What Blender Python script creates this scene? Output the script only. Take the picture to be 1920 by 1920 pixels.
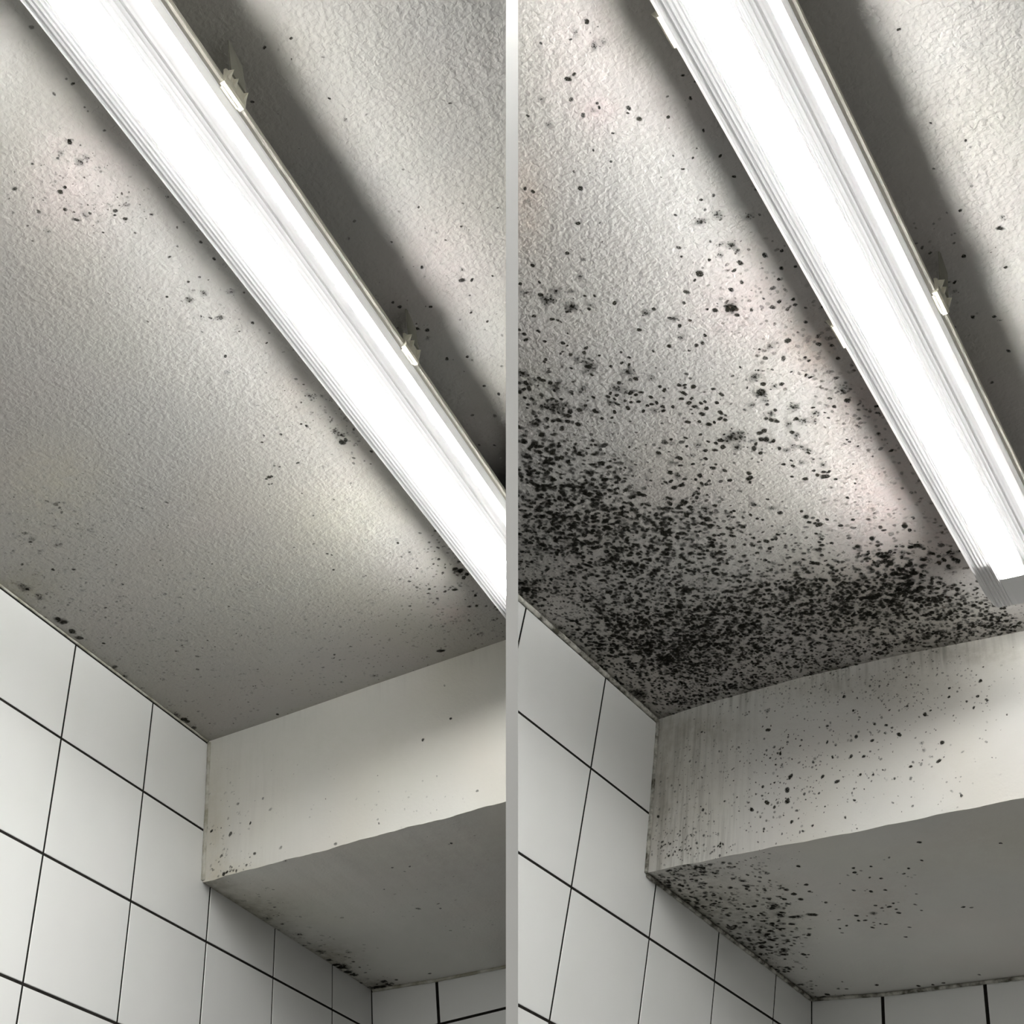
import bpy, bmesh, math, random
import numpy as np
from mathutils import Matrix, Vector

for o in list(bpy.data.objects):
    bpy.data.objects.remove(o)

# ------------------------------------------------------------------ camera
S = bpy.context.scene
COL = S.collection
CAM_Z = 1.5
F_PX, SIZE = 2301.34, 1920.0
cd = bpy.data.cameras.new('camera')
cd.sensor_width = 36.0
cd.lens = F_PX / SIZE * 36.0
cd.clip_start = 0.02
cam = bpy.data.objects.new('camera', cd)
COL.objects.link(cam)
PS, PC = 0.6434906, 0.7654540                     # sine / cosine used for the upward pitch
cam.matrix_world = Matrix(((1, 0, 0, 0), (0, -PS, -PC, 0), (0, PC, -PS, CAM_Z), (0, 0, 0, 1)))
S.camera = cam

# ------------------------------------------------------------------ world and exposure
WORLD_STRENGTH = 1.5
TUBE_STRENGTH = 150.0
w = bpy.data.worlds.new('world'); S.world = w
w.use_nodes = True
# added ambient fill: pale around the horizon, dim towards the floor
_wn, _wl = w.node_tree.nodes, w.node_tree.links
_tc = _wn.new('ShaderNodeTexCoord'); _sx = _wn.new('ShaderNodeSeparateXYZ'); _rp = _wn.new('ShaderNodeValToRGB'); _ma = _wn.new('ShaderNodeMapRange')
_wl.new(_tc.outputs['Generated'], _sx.inputs[0]); _wl.new(_sx.outputs['Z'], _ma.inputs[0])
_ma.inputs[1].default_value = -1; _ma.inputs[2].default_value = 1
_e = _rp.color_ramp.elements
_e[0].position, _e[0].color = .0, (.05, .048, .044, 1)
_e[1].position, _e[1].color = .49, (1.0, .99, .95, 1)
_x = _e.new(.38); _x.color = (.14, .137, .126, 1)
_wl.new(_ma.outputs[0], _rp.inputs[0]); _wl.new(_rp.outputs[0], _wn['Background'].inputs[0])
_wn['Background'].inputs[1].default_value = WORLD_STRENGTH
S.view_settings.view_transform = 'Standard'
S.view_settings.look = 'None'
S.view_settings.gamma = 1.0
S.view_settings.use_curve_mapping = False
S.view_settings.exposure = 0.0
S.cycles.transparent_max_bounces = 48
S.cycles.max_bounces = 5
S.cycles.diffuse_bounces = 3
S.cycles.glossy_bounces = 2
S.cycles.transmission_bounces = 2
S.cycles.sample_clamp_indirect = 6.0
S.cycles.use_denoising = True

# the two washrooms stand side by side, their floors a few degrees out with each other
def frame(rows, t):
    m = Matrix([list(r) + [0] for r in rows] + [[0, 0, 0, 1]])
    m.translation = Vector((t[0], t[1], t[2] + CAM_Z))
    return m
ROOM_A = frame(((.91487, .39234, -.09533), (-.39373, .91922, .00457), (.08942, .03335, .99544)), (-.5396, 1.92483, 1.08952))
ROOM_B = frame(((.77725, .61049, .15227), (-.61714, .78684, -.00457), (-.1226, -.09042, .98833)), (.25137, 1.86669, 1.10126))

# ------------------------------------------------------------------ material helpers
def new_mat(name):
    m = bpy.data.materials.new(name); m.use_nodes = True
    nt = m.node_tree; nt.nodes.clear()
    out = nt.nodes.new('ShaderNodeOutputMaterial')
    return m, nt, out
def N(nt, t, **kw):
    n = nt.nodes.new(t)
    for k, v in kw.items(): setattr(n, k, v)
    return n
def setin(n, **kw):
    for k, v in kw.items(): n.inputs[k.replace('_', ' ')].default_value = v
def math_node(nt, op, a, b=None, clamp=False):
    n = N(nt, 'ShaderNodeMath', operation=op); n.use_clamp = clamp
    for i, v in enumerate((a, b)):
        if v is None: continue
        if isinstance(v, (int, float)): n.inputs[i].default_value = v
        else: nt.links.new(v, n.inputs[i])
    return n.outputs[0]
def mix_col(nt, f, a, b):
    n = N(nt, 'ShaderNodeMix', data_type='RGBA')
    for s, v in ((n.inputs[0], f), (n.inputs[6], a), (n.inputs[7], b)):
        if isinstance(v, (int, float)): s.default_value = v
        elif isinstance(v, tuple): s.default_value = (*v, 1)
        else: nt.links.new(v, s)
    return n.outputs[2]
def mapr(nt, v, a, b, c=0.0, d=1.0):
    n = N(nt, 'ShaderNodeMapRange'); n.clamp = True
    nt.links.new(v, n.inputs[0])
    for i, x in enumerate((a, b, c, d)): n.inputs[i + 1].default_value = x
    return n.outputs[0]
def noise(nt, co, scale, detail=2.0, rough=.5, dist=0.0):
    n = N(nt, 'ShaderNodeTexNoise'); setin(n, Scale=scale, Detail=detail, Roughness=rough, Distortion=dist)
    nt.links.new(co, n.inputs['Vector']); return n.outputs[0]
def scaled(nt, co, s):
    n = N(nt, 'ShaderNodeVectorMath', operation='MULTIPLY'); n.inputs[1].default_value = s
    nt.links.new(co, n.inputs[0]); return n.outputs[0]
def peel_bump(nt, co, strength, scale, dist=.0016):
    a = noise(nt, co, scale, 2.0, .45, .4)
    h = math_node(nt, 'ADD', a, math_node(nt, 'MULTIPLY', noise(nt, co, scale * .42, 1.0), 1.1))
    b = N(nt, 'ShaderNodeBump'); setin(b, Strength=strength, Distance=dist)
    nt.links.new(h, b.inputs['Height']); return b.outputs[0]

def plaster(name, base, bump, scale, speck_cell=270.0):
    """painted plaster: orange peel, mottled tone, stains, run marks and fine mould specks"""
    m, nt, out = new_mat(name)
    co = N(nt, 'ShaderNodeTexCoord').outputs['Object']
    st = N(nt, 'ShaderNodeAttribute', attribute_name='tint')
    sp = N(nt, 'ShaderNodeAttribute', attribute_name='speck').outputs['Fac']
    dr = N(nt, 'ShaderNodeAttribute', attribute_name='drip').outputs['Fac']
    big = noise(nt, co, 5.0, 3.0, .55)
    col = mix_col(nt, mapr(nt, big, .35, .65), tuple(c * .955 for c in base), tuple(min(1, c * 1.03) for c in base))
    col = mix_col(nt, mapr(nt, noise(nt, scaled(nt, co, (1, 1.7, 1)), 3.1, 2.0), .42, .68, 0, .45), col,
                  (base[0] * 1.0, base[1] * .93, base[2] * .92))
    col = mix_col(nt, mapr(nt, noise(nt, scaled(nt, co, (1.3, 1, 1)), 2.3, 2.0), .5, .72, 0, .5), col,
                  (base[0] * .97, base[1] * .96, base[2] * .86))
    a = math_node(nt, 'MULTIPLY', st.outputs['Alpha'], mapr(nt, noise(nt, co, 60.0, 4.0, .65), .3, .7, .45, 1.35))
    col = mix_col(nt, math_node(nt, 'MINIMUM', a, .95), col, st.outputs['Color'])
    run = noise(nt, scaled(nt, co, (120, 120, 7)), 1.0, 3.0, .6)
    col = mix_col(nt, math_node(nt, 'MULTIPLY', dr, mapr(nt, run, .46, .68, 0, .75)), col, (.20, .19, .155))
    wob = N(nt, 'ShaderNodeTexNoise'); setin(wob, Scale=420.0, Detail=1.0)
    nt.links.new(co, wob.inputs['Vector'])
    off = N(nt, 'ShaderNodeVectorMath', operation='MULTIPLY_ADD')
    nt.links.new(wob.outputs['Color'], off.inputs[0]); off.inputs[1].default_value = (.003, .003, .003)
    nt.links.new(co, off.inputs[2])
    for cell, k in ((speck_cell, .9), (speck_cell * 1.7, .8)):
        v = N(nt, 'ShaderNodeTexVoronoi'); setin(v, Scale=cell)
        nt.links.new(off.outputs[0], v.inputs['Vector'])
        sep = N(nt, 'ShaderNodeSeparateColor'); nt.links.new(v.outputs['Color'], sep.inputs[0])
        keep = math_node(nt, 'LESS_THAN', sep.outputs[0], sp)
        rad = mapr(nt, sep.outputs[1], 0, 1, .16, .46)
        d = math_node(nt, 'SUBTRACT', rad, v.outputs['Distance'])
        msk = math_node(nt, 'MULTIPLY', keep, mapr(nt, d, -.06, .12, 0, k))
        col = mix_col(nt, msk, col, (.050, .046, .036))
    b = N(nt, 'ShaderNodeBsdfPrincipled'); setin(b, Roughness=.62)
    b.inputs['Specular IOR Level'].default_value = .3
    nt.links.new(col, b.inputs['Base Color'])
    nt.links.new(peel_bump(nt, co, bump, scale), b.inputs['Normal'])
    nt.links.new(b.outputs[0], out.inputs[0])
    return m

def mould_mat(bump, scale):
    m, nt, out = new_mat('mould')
    co = N(nt, 'ShaderNodeTexCoord').outputs['Object']
    st = N(nt, 'ShaderNodeAttribute', attribute_name='tint')
    a = math_node(nt, 'MULTIPLY', st.outputs['Alpha'], mapr(nt, noise(nt, co, 700.0, 2.0, .6), .3, .6, .55, 1.1), True)
    b = N(nt, 'ShaderNodeBsdfPrincipled'); setin(b, Roughness=.8)
    b.inputs['Specular IOR Level'].default_value = .15
    nt.links.new(st.outputs['Color'], b.inputs['Base Color'])
    nt.links.new(peel_bump(nt, co, bump, scale), b.inputs['Normal'])
    t = N(nt, 'ShaderNodeBsdfTransparent')
    mx = N(nt, 'ShaderNodeMixShader')
    nt.links.new(a, mx.inputs[0]); nt.links.new(t.outputs[0], mx.inputs[1]); nt.links.new(b.outputs[0], mx.inputs[2])
    nt.links.new(mx.outputs[0], out.inputs[0])
    return m

def simple(name, col, rough=.5, spec=.4, var=0.0, vscale=20.0, col2=None, bump=0.0, bscale=200.0):
    m, nt, out = new_mat(name)
    b = N(nt, 'ShaderNodeBsdfPrincipled'); setin(b, Roughness=rough)
    b.inputs['Specular IOR Level'].default_value = spec
    co = N(nt, 'ShaderNodeTexCoord').outputs['Object']
    c2 = col2 or tuple(c * (1 - var) for c in col)
    nt.links.new(mix_col(nt, mapr(nt, noise(nt, co, vscale, 3.0, .6), .4, .62), col, c2), b.inputs['Base Color'])
    if bump:
        bn = N(nt, 'ShaderNodeBump'); setin(bn, Strength=bump, Distance=.002)
        nt.links.new(noise(nt, co, bscale, 2.0), bn.inputs['Height'])
        nt.links.new(bn.outputs[0], b.inputs['Normal'])
    nt.links.new(b.outputs[0], out.inputs[0])
    return m

M_CEIL_A = plaster('worn ceiling paint', (.43, .422, .405), .7, 200.0)
M_CEIL_B = plaster('mouldy ceiling paint', (.60, .585, .57), .8, 200.0)
M_BEAM_A = plaster('beam paint', (.79, .785, .74), .22, 260.0)
M_BEAM_B = plaster('stained beam paint', (.78, .775, .74), .25, 260.0)
M_MOULD = mould_mat(.35, 190.0)
M_TILE = simple('white glazed tile', (.88, .885, .87), .25, .3, .03, 4.0)
M_GROUT = simple('blackened grout', (.022, .020, .018), .9, .1, .4, 60.0)
M_BEAD_A = simple('cream caulk', (.62, .61, .55), .6, .3, 0, 40.0, (.36, .345, .27), .5, 300.0)
M_BEAD_B = simple('mouldy caulk', (.60, .59, .53), .6, .3, 0, 45.0, (.09, .085, .065), .5, 300.0)
M_DIV = simple('white edge strip', (.88, .88, .87), .5, .3, .02, 6.0)
M_PANEL = simple('light-absorbing panel', (.15, .15, .147), .7, .1, .1, 6.0)  # dark so the added divider and side panel return little lamp light
M_TRAY = simple('grey lamp housing', (.46, .455, .42), .5, .4, .05, 8.0)
M_REFL = simple('white tray liner', (.85, .85, .84), .4, .4, .02, 8.0)
M_RIM = simple('cream sealing rim', (.80, .77, .68), .4, .5, .08, 30.0)
M_CLIP = simple('cream plastic clip', (.80, .77, .64), .35, .5, .10, 90.0)
M_SOCK = simple('white lamp holder', (.80, .80, .78), .4, .4, .02, 8.0)

def diffuser_mat(name='prismatic cover', glow=0.0):
    """clear prismatic cover: passes light square on, looks milky at a slant"""
    m, nt, out = new_mat(name)
    lw = N(nt, 'ShaderNodeLayerWeight'); lw.inputs['Blend'].default_value = .5
    slant = mapr(nt, lw.outputs['Facing'], .05, .48)
    tr = N(nt, 'ShaderNodeBsdfTransparent'); tr.inputs[0].default_value = (.93, .94, .94, 1)
    b = N(nt, 'ShaderNodeBsdfPrincipled'); setin(b, Roughness=.3)
    b.inputs['Base Color'].default_value = (.74, .74, .73, 1)
    tl = N(nt, 'ShaderNodeBsdfTranslucent'); tl.inputs[0].default_value = (.9, .91, .91, 1)
    m1 = N(nt, 'ShaderNodeMixShader'); m1.inputs[0].default_value = MILK
    nt.links.new(b.outputs[0], m1.inputs[1]); nt.links.new(tl.outputs[0], m1.inputs[2])
    m2 = N(nt, 'ShaderNodeMixShader')
    nt.links.new(mapr(nt, slant, 0, 1, .45, 1.0), m2.inputs[0])
    nt.links.new(tr.outputs[0], m2.inputs[1]); nt.links.new(m1.outputs[0], m2.inputs[2])
    e = N(nt, 'ShaderNodeEmission'); e.inputs[0].default_value = (1.0, .99, .97, 1); e.inputs[1].default_value = glow
    ad = N(nt, 'ShaderNodeAddShader'); nt.links.new(m2.outputs[0], ad.inputs[0]); nt.links.new(e.outputs[0], ad.inputs[1])
    nt.links.new((ad if glow else m2).outputs[0], out.inputs[0])
    return m
MILK = .0075
M_COVER = diffuser_mat()
M_COVER_LOW = diffuser_mat('self-lit lower edge of prismatic cover', .5)  # emission added so this edge reads white beside the grey wall
def flute_mat():
    m, nt, out = new_mat('frosted fluting')
    b = N(nt, 'ShaderNodeBsdfPrincipled'); setin(b, Roughness=.35)
    b.inputs['Base Color'].default_value = (.72, .72, .73, 1)
    tl = N(nt, 'ShaderNodeBsdfTranslucent'); tl.inputs[0].default_value = (.9, .91, .93, 1)
    m1 = N(nt, 'ShaderNodeMixShader'); m1.inputs[0].default_value = .0078
    nt.links.new(b.outputs[0], m1.inputs[1]); nt.links.new(tl.outputs[0], m1.inputs[2])
    nt.links.new(m1.outputs[0], out.inputs[0]); return m
M_FLUTE = flute_mat()
def lens_mat(name, glow):
    m, nt, out = new_mat(name)
    t = N(nt, 'ShaderNodeBsdfTransparent'); t.inputs[0].default_value = (.95, .96, .96, 1)
    b = N(nt, 'ShaderNodeBsdfPrincipled'); setin(b, Roughness=.3)
    b.inputs['Base Color'].default_value = (.78, .78, .77, 1)
    mx = N(nt, 'ShaderNodeMixShader'); mx.inputs[0].default_value = .40
    nt.links.new(t.outputs[0], mx.inputs[1]); nt.links.new(b.outputs[0], mx.inputs[2])
    e = N(nt, 'ShaderNodeEmission'); e.inputs[0].default_value = (1.0, .985, .955, 1); e.inputs[1].default_value = glow
    ad = N(nt, 'ShaderNodeAddShader'); nt.links.new(mx.outputs[0], ad.inputs[0]); nt.links.new(e.outputs[0], ad.inputs[1])
    nt.links.new(ad.outputs[0], out.inputs[0]); return m
M_LENS = lens_mat('lit clear cover bottom', 22.0)
M_END = lens_mat('self-lit cover end', 15.0)  # emission added to the end cap to brighten the beam

def tube_mat():
    m, nt, out = new_mat('lit fluorescent tube')
    e = N(nt, 'ShaderNodeEmission'); e.inputs[0].default_value = (1.0, .985, .955, 1)
    e.inputs[1].default_value = TUBE_STRENGTH
    nt.links.new(e.outputs[0], out.inputs[0]); return m
M_TUBE = tube_mat()

def lever_mat():
    m, nt, out = new_mat('smoky clear plastic')
    t = N(nt, 'ShaderNodeBsdfTransparent'); t.inputs[0].default_value = (.55, .55, .50, 1)
    b = N(nt, 'ShaderNodeBsdfPrincipled'); setin(b, Roughness=.15)
    b.inputs['Base Color'].default_value = (.40, .39, .33, 1)
    mx = N(nt, 'ShaderNodeMixShader'); mx.inputs[0].default_value = .6
    nt.links.new(t.outputs[0], mx.inputs[1]); nt.links.new(b.outputs[0], mx.inputs[2])
    nt.links.new(mx.outputs[0], out.inputs[0]); return m
M_LEVER = lever_mat()

# ------------------------------------------------------------------ mesh helpers
class MB:
    def __init__(s): s.v, s.f, s.m = [], [], []
    def add(s, verts, faces, mi=0):
        k = len(s.v); s.v += [tuple(map(float, p)) for p in verts]
        s.f += [tuple(i + k for i in f) for f in faces]; s.m += [mi] * len(faces)
    def box(s, a, b, mi=0):
        (x0, y0, z0), (x1, y1, z1) = a, b
        s.add([(x0, y0, z0), (x1, y0, z0), (x1, y1, z0), (x0, y1, z0), (x0, y0, z1), (x1, y0, z1), (x1, y1, z1), (x0, y1, z1)],
              [(0, 3, 2, 1), (4, 5, 6, 7), (0, 1, 5, 4), (1, 2, 6, 5), (2, 3, 7, 6), (3, 0, 4, 7)], mi)
    def sweep_y(s, prof, y0, y1, mi=0, closed=False, caps=False, ny=1):
        n = len(prof); vs = []
        for j in range(ny + 1):
            y = y0 + (y1 - y0) * j / ny
            vs += [(p[0], y, p[1]) for p in prof]
        fs = []
        for j in range(ny):
            for i in range(n if closed else n - 1):
                k = (i + 1) % n
                fs.append((j * n + i, j * n + k, (j + 1) * n + k, (j + 1) * n + i))
        if caps: fs += [tuple(range(n)), tuple(range(ny * n + n - 1, ny * n - 1, -1))]
        s.add(vs, fs, mi)
    def tube(s, pts, rad, n=8, mi=0):
        k0 = []
        for i, p in enumerate(pts):
            p = Vector(p); a = Vector(pts[max(0, i - 1)]); b = Vector(pts[min(len(pts) - 1, i + 1)])
            d = (b - a).normalized(); u = d.cross(Vector((.3, .5, .8))).normalized(); v = d.cross(u)
            r = rad[i] if isinstance(rad, (list, tuple)) else rad
            k0 += [tuple(p + (u * math.cos(2 * math.pi * j / n) + v * math.sin(2 * math.pi * j / n)) * r) for j in range(n)]
        L = len(pts)
        fs = [(i * n + j, i * n + (j + 1) % n, (i + 1) * n + (j + 1) % n, (i + 1) * n + j) for i in range(L - 1) for j in range(n)]
        fs += [tuple(range(n - 1, -1, -1)), tuple(range((L - 1) * n, L * n))]
        s.add(k0, fs, mi)

def link(name, me, mats, matrix=None, parent=None, smooth=False):
    for m in mats: me.materials.append(m)
    o = bpy.data.objects.new(name, me); COL.objects.link(o)
    if parent: o.parent = parent
    if matrix is not None: o.matrix_world = matrix
    if smooth: me.polygons.foreach_set('use_smooth', [True] * len(me.polygons))
    return o
def build(name, mb, mats, matrix=None, parent=None, smooth=False, cut=None):
    me = bpy.data.meshes.new(name); me.from_pydata(mb.v, [], mb.f)
    me.polygons.foreach_set('material_index', mb.m)
    if cut: trim(me, *cut)
    return link(name, me, mats, matrix, parent, smooth)
def trim(me, room, side, local=None):
    """stop the mesh where it meets the dividing wall (side: -1 keeps the left of it, 1 the right)"""
    m = (room @ local) if local is not None else room
    inv = m.inverted()
    co = inv @ Vector((side * .004, 0, 0)); no = (m.to_3x3().transposed() @ Vector((1, 0, 0))).normalized()
    bm = bmesh.new(); bm.from_mesh(me)
    bmesh.ops.bisect_plane(bm, geom=bm.verts[:] + bm.edges[:] + bm.faces[:], dist=1e-7, plane_co=co, plane_no=no,
                           clear_outer=side < 0, clear_inner=side > 0)
    bm.to_mesh(me); bm.free()
def tag(o, label, cat=None, kind=None, group=None):
    o['label'] = label
    if cat: o['category'] = cat
    if kind: o['kind'] = kind
    if group: o['group'] = group
    return o

# ------------------------------------------------------------------ mould and stains, in millimetres on their own surface
BEFORE_CEILING_SPOTS = """553,-1073,27,100,0 597,-1124,16,80,0 574,-1123,16,60,0 600,-1188,20,50,0 595,-1131,13,50,0 591,-1098,11,60,0 591,-1093,11,50,0 592,-1068,14,60,0 560,-1065,11,60,0 537,-1066,33,50,1 530,-1063,14,70,0 547,-1049,45,80,1 556,-1050,39,60,1 503,-1069,14,70,0 514,-1031,20,90,0 506,-1029,28,90,0 467,-1053,23,70,0 496,-1009,23,80,0 498,-993,26,70,0 470,-1019,23,60,0 516,-993,17,70,0 510,-993,40,50,1 542,-983,23,70,0 538,-979,14,90,0 545,-970,23,90,0 573,-962,17,70,0 602,-973,14,50,0 513,-966,12,80,0 462,-994,35,50,1 448,-1010,14,60,0 599,-907,18,70,0 573,-914,13,70,0 557,-906,15,80,0 599,-881,19,80,0 598,-938,12,40,0 556,-984,35,35,1 494,-938,12,40,0 555,-867,15,90,0 570,-867,15,60,0 521,-860,15,90,0 541,-844,50,90,1 561,-845,43,80,1 590,-832,43,70,1 553,-854,19,40,0 547,-810,19,60,0 557,-805,51,80,1 586,-781,19,80,0 529,-751,20,90,0 517,-728,30,50,1 526,-797,13,50,0 539,-818,13,60,0 584,-746,14,90,0 595,-758,13,50,0 594,-724,13,30,0 584,-678,20,50,0 584,-645,48,80,1 598,-637,27,60,1 549,-606,16,90,0 553,-600,16,90,0 496,-611,16,70,0 487,-601,18,90,0 516,-602,21,60,0 579,-550,43,100,0 585,-552,28,80,0 581,-573,49,70,1 585,-563,63,60,1 507,-544,20,90,0 477,-554,17,60,0 482,-549,16,70,0 459,-538,29,90,0 454,-537,18,90,0 463,-538,18,90,0 451,-526,16,80,0 455,-525,16,80,0 439,-505,13,60,0 577,-516,22,60,0 572,-507,22,50,0 587,-504,14,50,0 604,-516,22,80,0 512,-455,15,60,0 470,-439,17,70,0 438,-384,16,60,0 410,-391,16,60,0 444,-354,17,90,0 448,-348,16,80,0 433,-316,19,80,0 543,-256,20,80,0 581,-260,24,80,0 592,-285,24,70,0 592,-226,41,100,0 597,-218,49,100,0 594,-199,37,100,0 602,-204,33,90,0 595,-216,106,60,1 571,-226,20,50,0 518,-233,24,70,0 508,-245,20,50,0 536,-200,25,70,0 569,-178,33,90,0 554,-182,25,70,0 521,-214,25,60,0 591,-149,25,70,0 570,-127,25,70,0 581,-122,24,80,0 594,-114,21,60,0 606,-105,25,60,0 605,-96,21,70,0 592,-161,17,50,0 813,-1071,15,90,0 785,-1074,16,80,0 743,-1029,16,95,0 814,-998,13,80,0 817,-969,22,70,1 839,-965,11,40,0 831,-1040,13,40,0 922,-938,14,80,0 836,-838,14,90,0 867,-793,14,80,0 764,-854,18,50,0 843,-889,13,50,0 914,-797,13,70,0 882,-820,12,60,0 747,-836,15,40,0 802,-762,19,90,0 842,-737,25,70,1 835,-723,31,80,0 846,-718,21,100,0 870,-712,14,80,0 785,-704,20,95,0 748,-731,20,70,0 752,-721,22,70,0 834,-698,13,60,0 824,-673,16,85,0 836,-651,17,95,0 755,-681,26,80,0 765,-673,25,80,0 760,-661,30,70,1 766,-619,23,80,0 790,-610,20,95,0 793,-602,27,50,1 822,-575,17,60,0 788,-554,19,80,0 799,-532,22,90,0 753,-513,21,60,0 778,-498,28,50,0 737,-457,18,60,0 755,-446,18,60,0 843,-622,16,40,0 149,-10,28,90,0 476,-39,44,80,0 482,-37,26,90,0 113,-197,26,60,0 357,-126,22,60,0 323,-119,19,80,0 323,-101,18,50,0 293,-42,36,50,1 349,-29,54,50,1 15,-420,41,90,0 17,-408,49,85,0 12,-383,49,85,0 11,-363,50,80,0 28,-481,55,60,1 25,-501,78,70,1 23,-511,63,60,1 26,-473,48,60,1 15,-415,65,80,1 7,-271,43,60,0 3,-241,61,60,1 4,-100,64,70,1 7,-81,55,85,0 8,-72,46,80,0 5,-49,46,60,0 86,-519,23,90,0 111,-505,23,85,0 177,-614,22,60,0 175,-642,22,50,0 181,-631,29,50,0 181,-623,22,55,0 106,-602,37,70,1 106,-588,45,60,1 100,-584,23,70,0 126,-560,45,60,1 98,-562,38,55,1 57,-550,23,70,0 33,-333,22,70,0 149,-442,21,60,0 92,-407,21,70,0 77,-387,20,60,0 32,-333,20,60,0 134,-229,26,50,0 311,-562,22,60,0 275,-568,18,50,0"""
BEFORE_SOFFIT_SPOTS = """419,82,30,80,0 153,-6,34,90,0 165,2,34,60,1 299,113,22,60,0 326,122,22,60,0 264,277,37,50,0 302,278,23,60,0 297,297,23,60,0 271,392,22,50,0 53,152,27,60,0 90,87,18,60,0 146,562,31,80,0 210,610,36,95,0 235,621,31,90,0 7,444,60,100,0 9,462,71,100,0 8,489,72,95,0 19,454,121,60,1 10,505,62,80,0 26,590,95,100,0 45,584,94,70,1 10,588,95,80,1 43,615,63,80,0 25,222,28,70,0 14,190,74,50,1 26,276,95,40,1 17,369,98,50,1 9,415,50,80,0 47,563,62,70,0 82,605,42,70,0 250,620,41,60,0 262,626,42,60,0"""
BEFORE_BEAM_SPOTS = """472,-111,21,80,0 420,-133,22,80,0 96,-185,22,80,0 57,-193,35,60,0 69,-142,27,50,0 107,-242,26,60,0 15,-174,27,90,0 47,-260,30,100,0 54,-259,26,80,0 73,-262,21,60,0 39,-226,26,50,0 335,-254,17,60,0 333,-247,17,40,0 466,-47,18,40,0 506,-248,21,50,0 157,-246,26,40,0 134,-172,26,40,0 119,-147,22,50,0 257,-267,25,50,0"""
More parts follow.
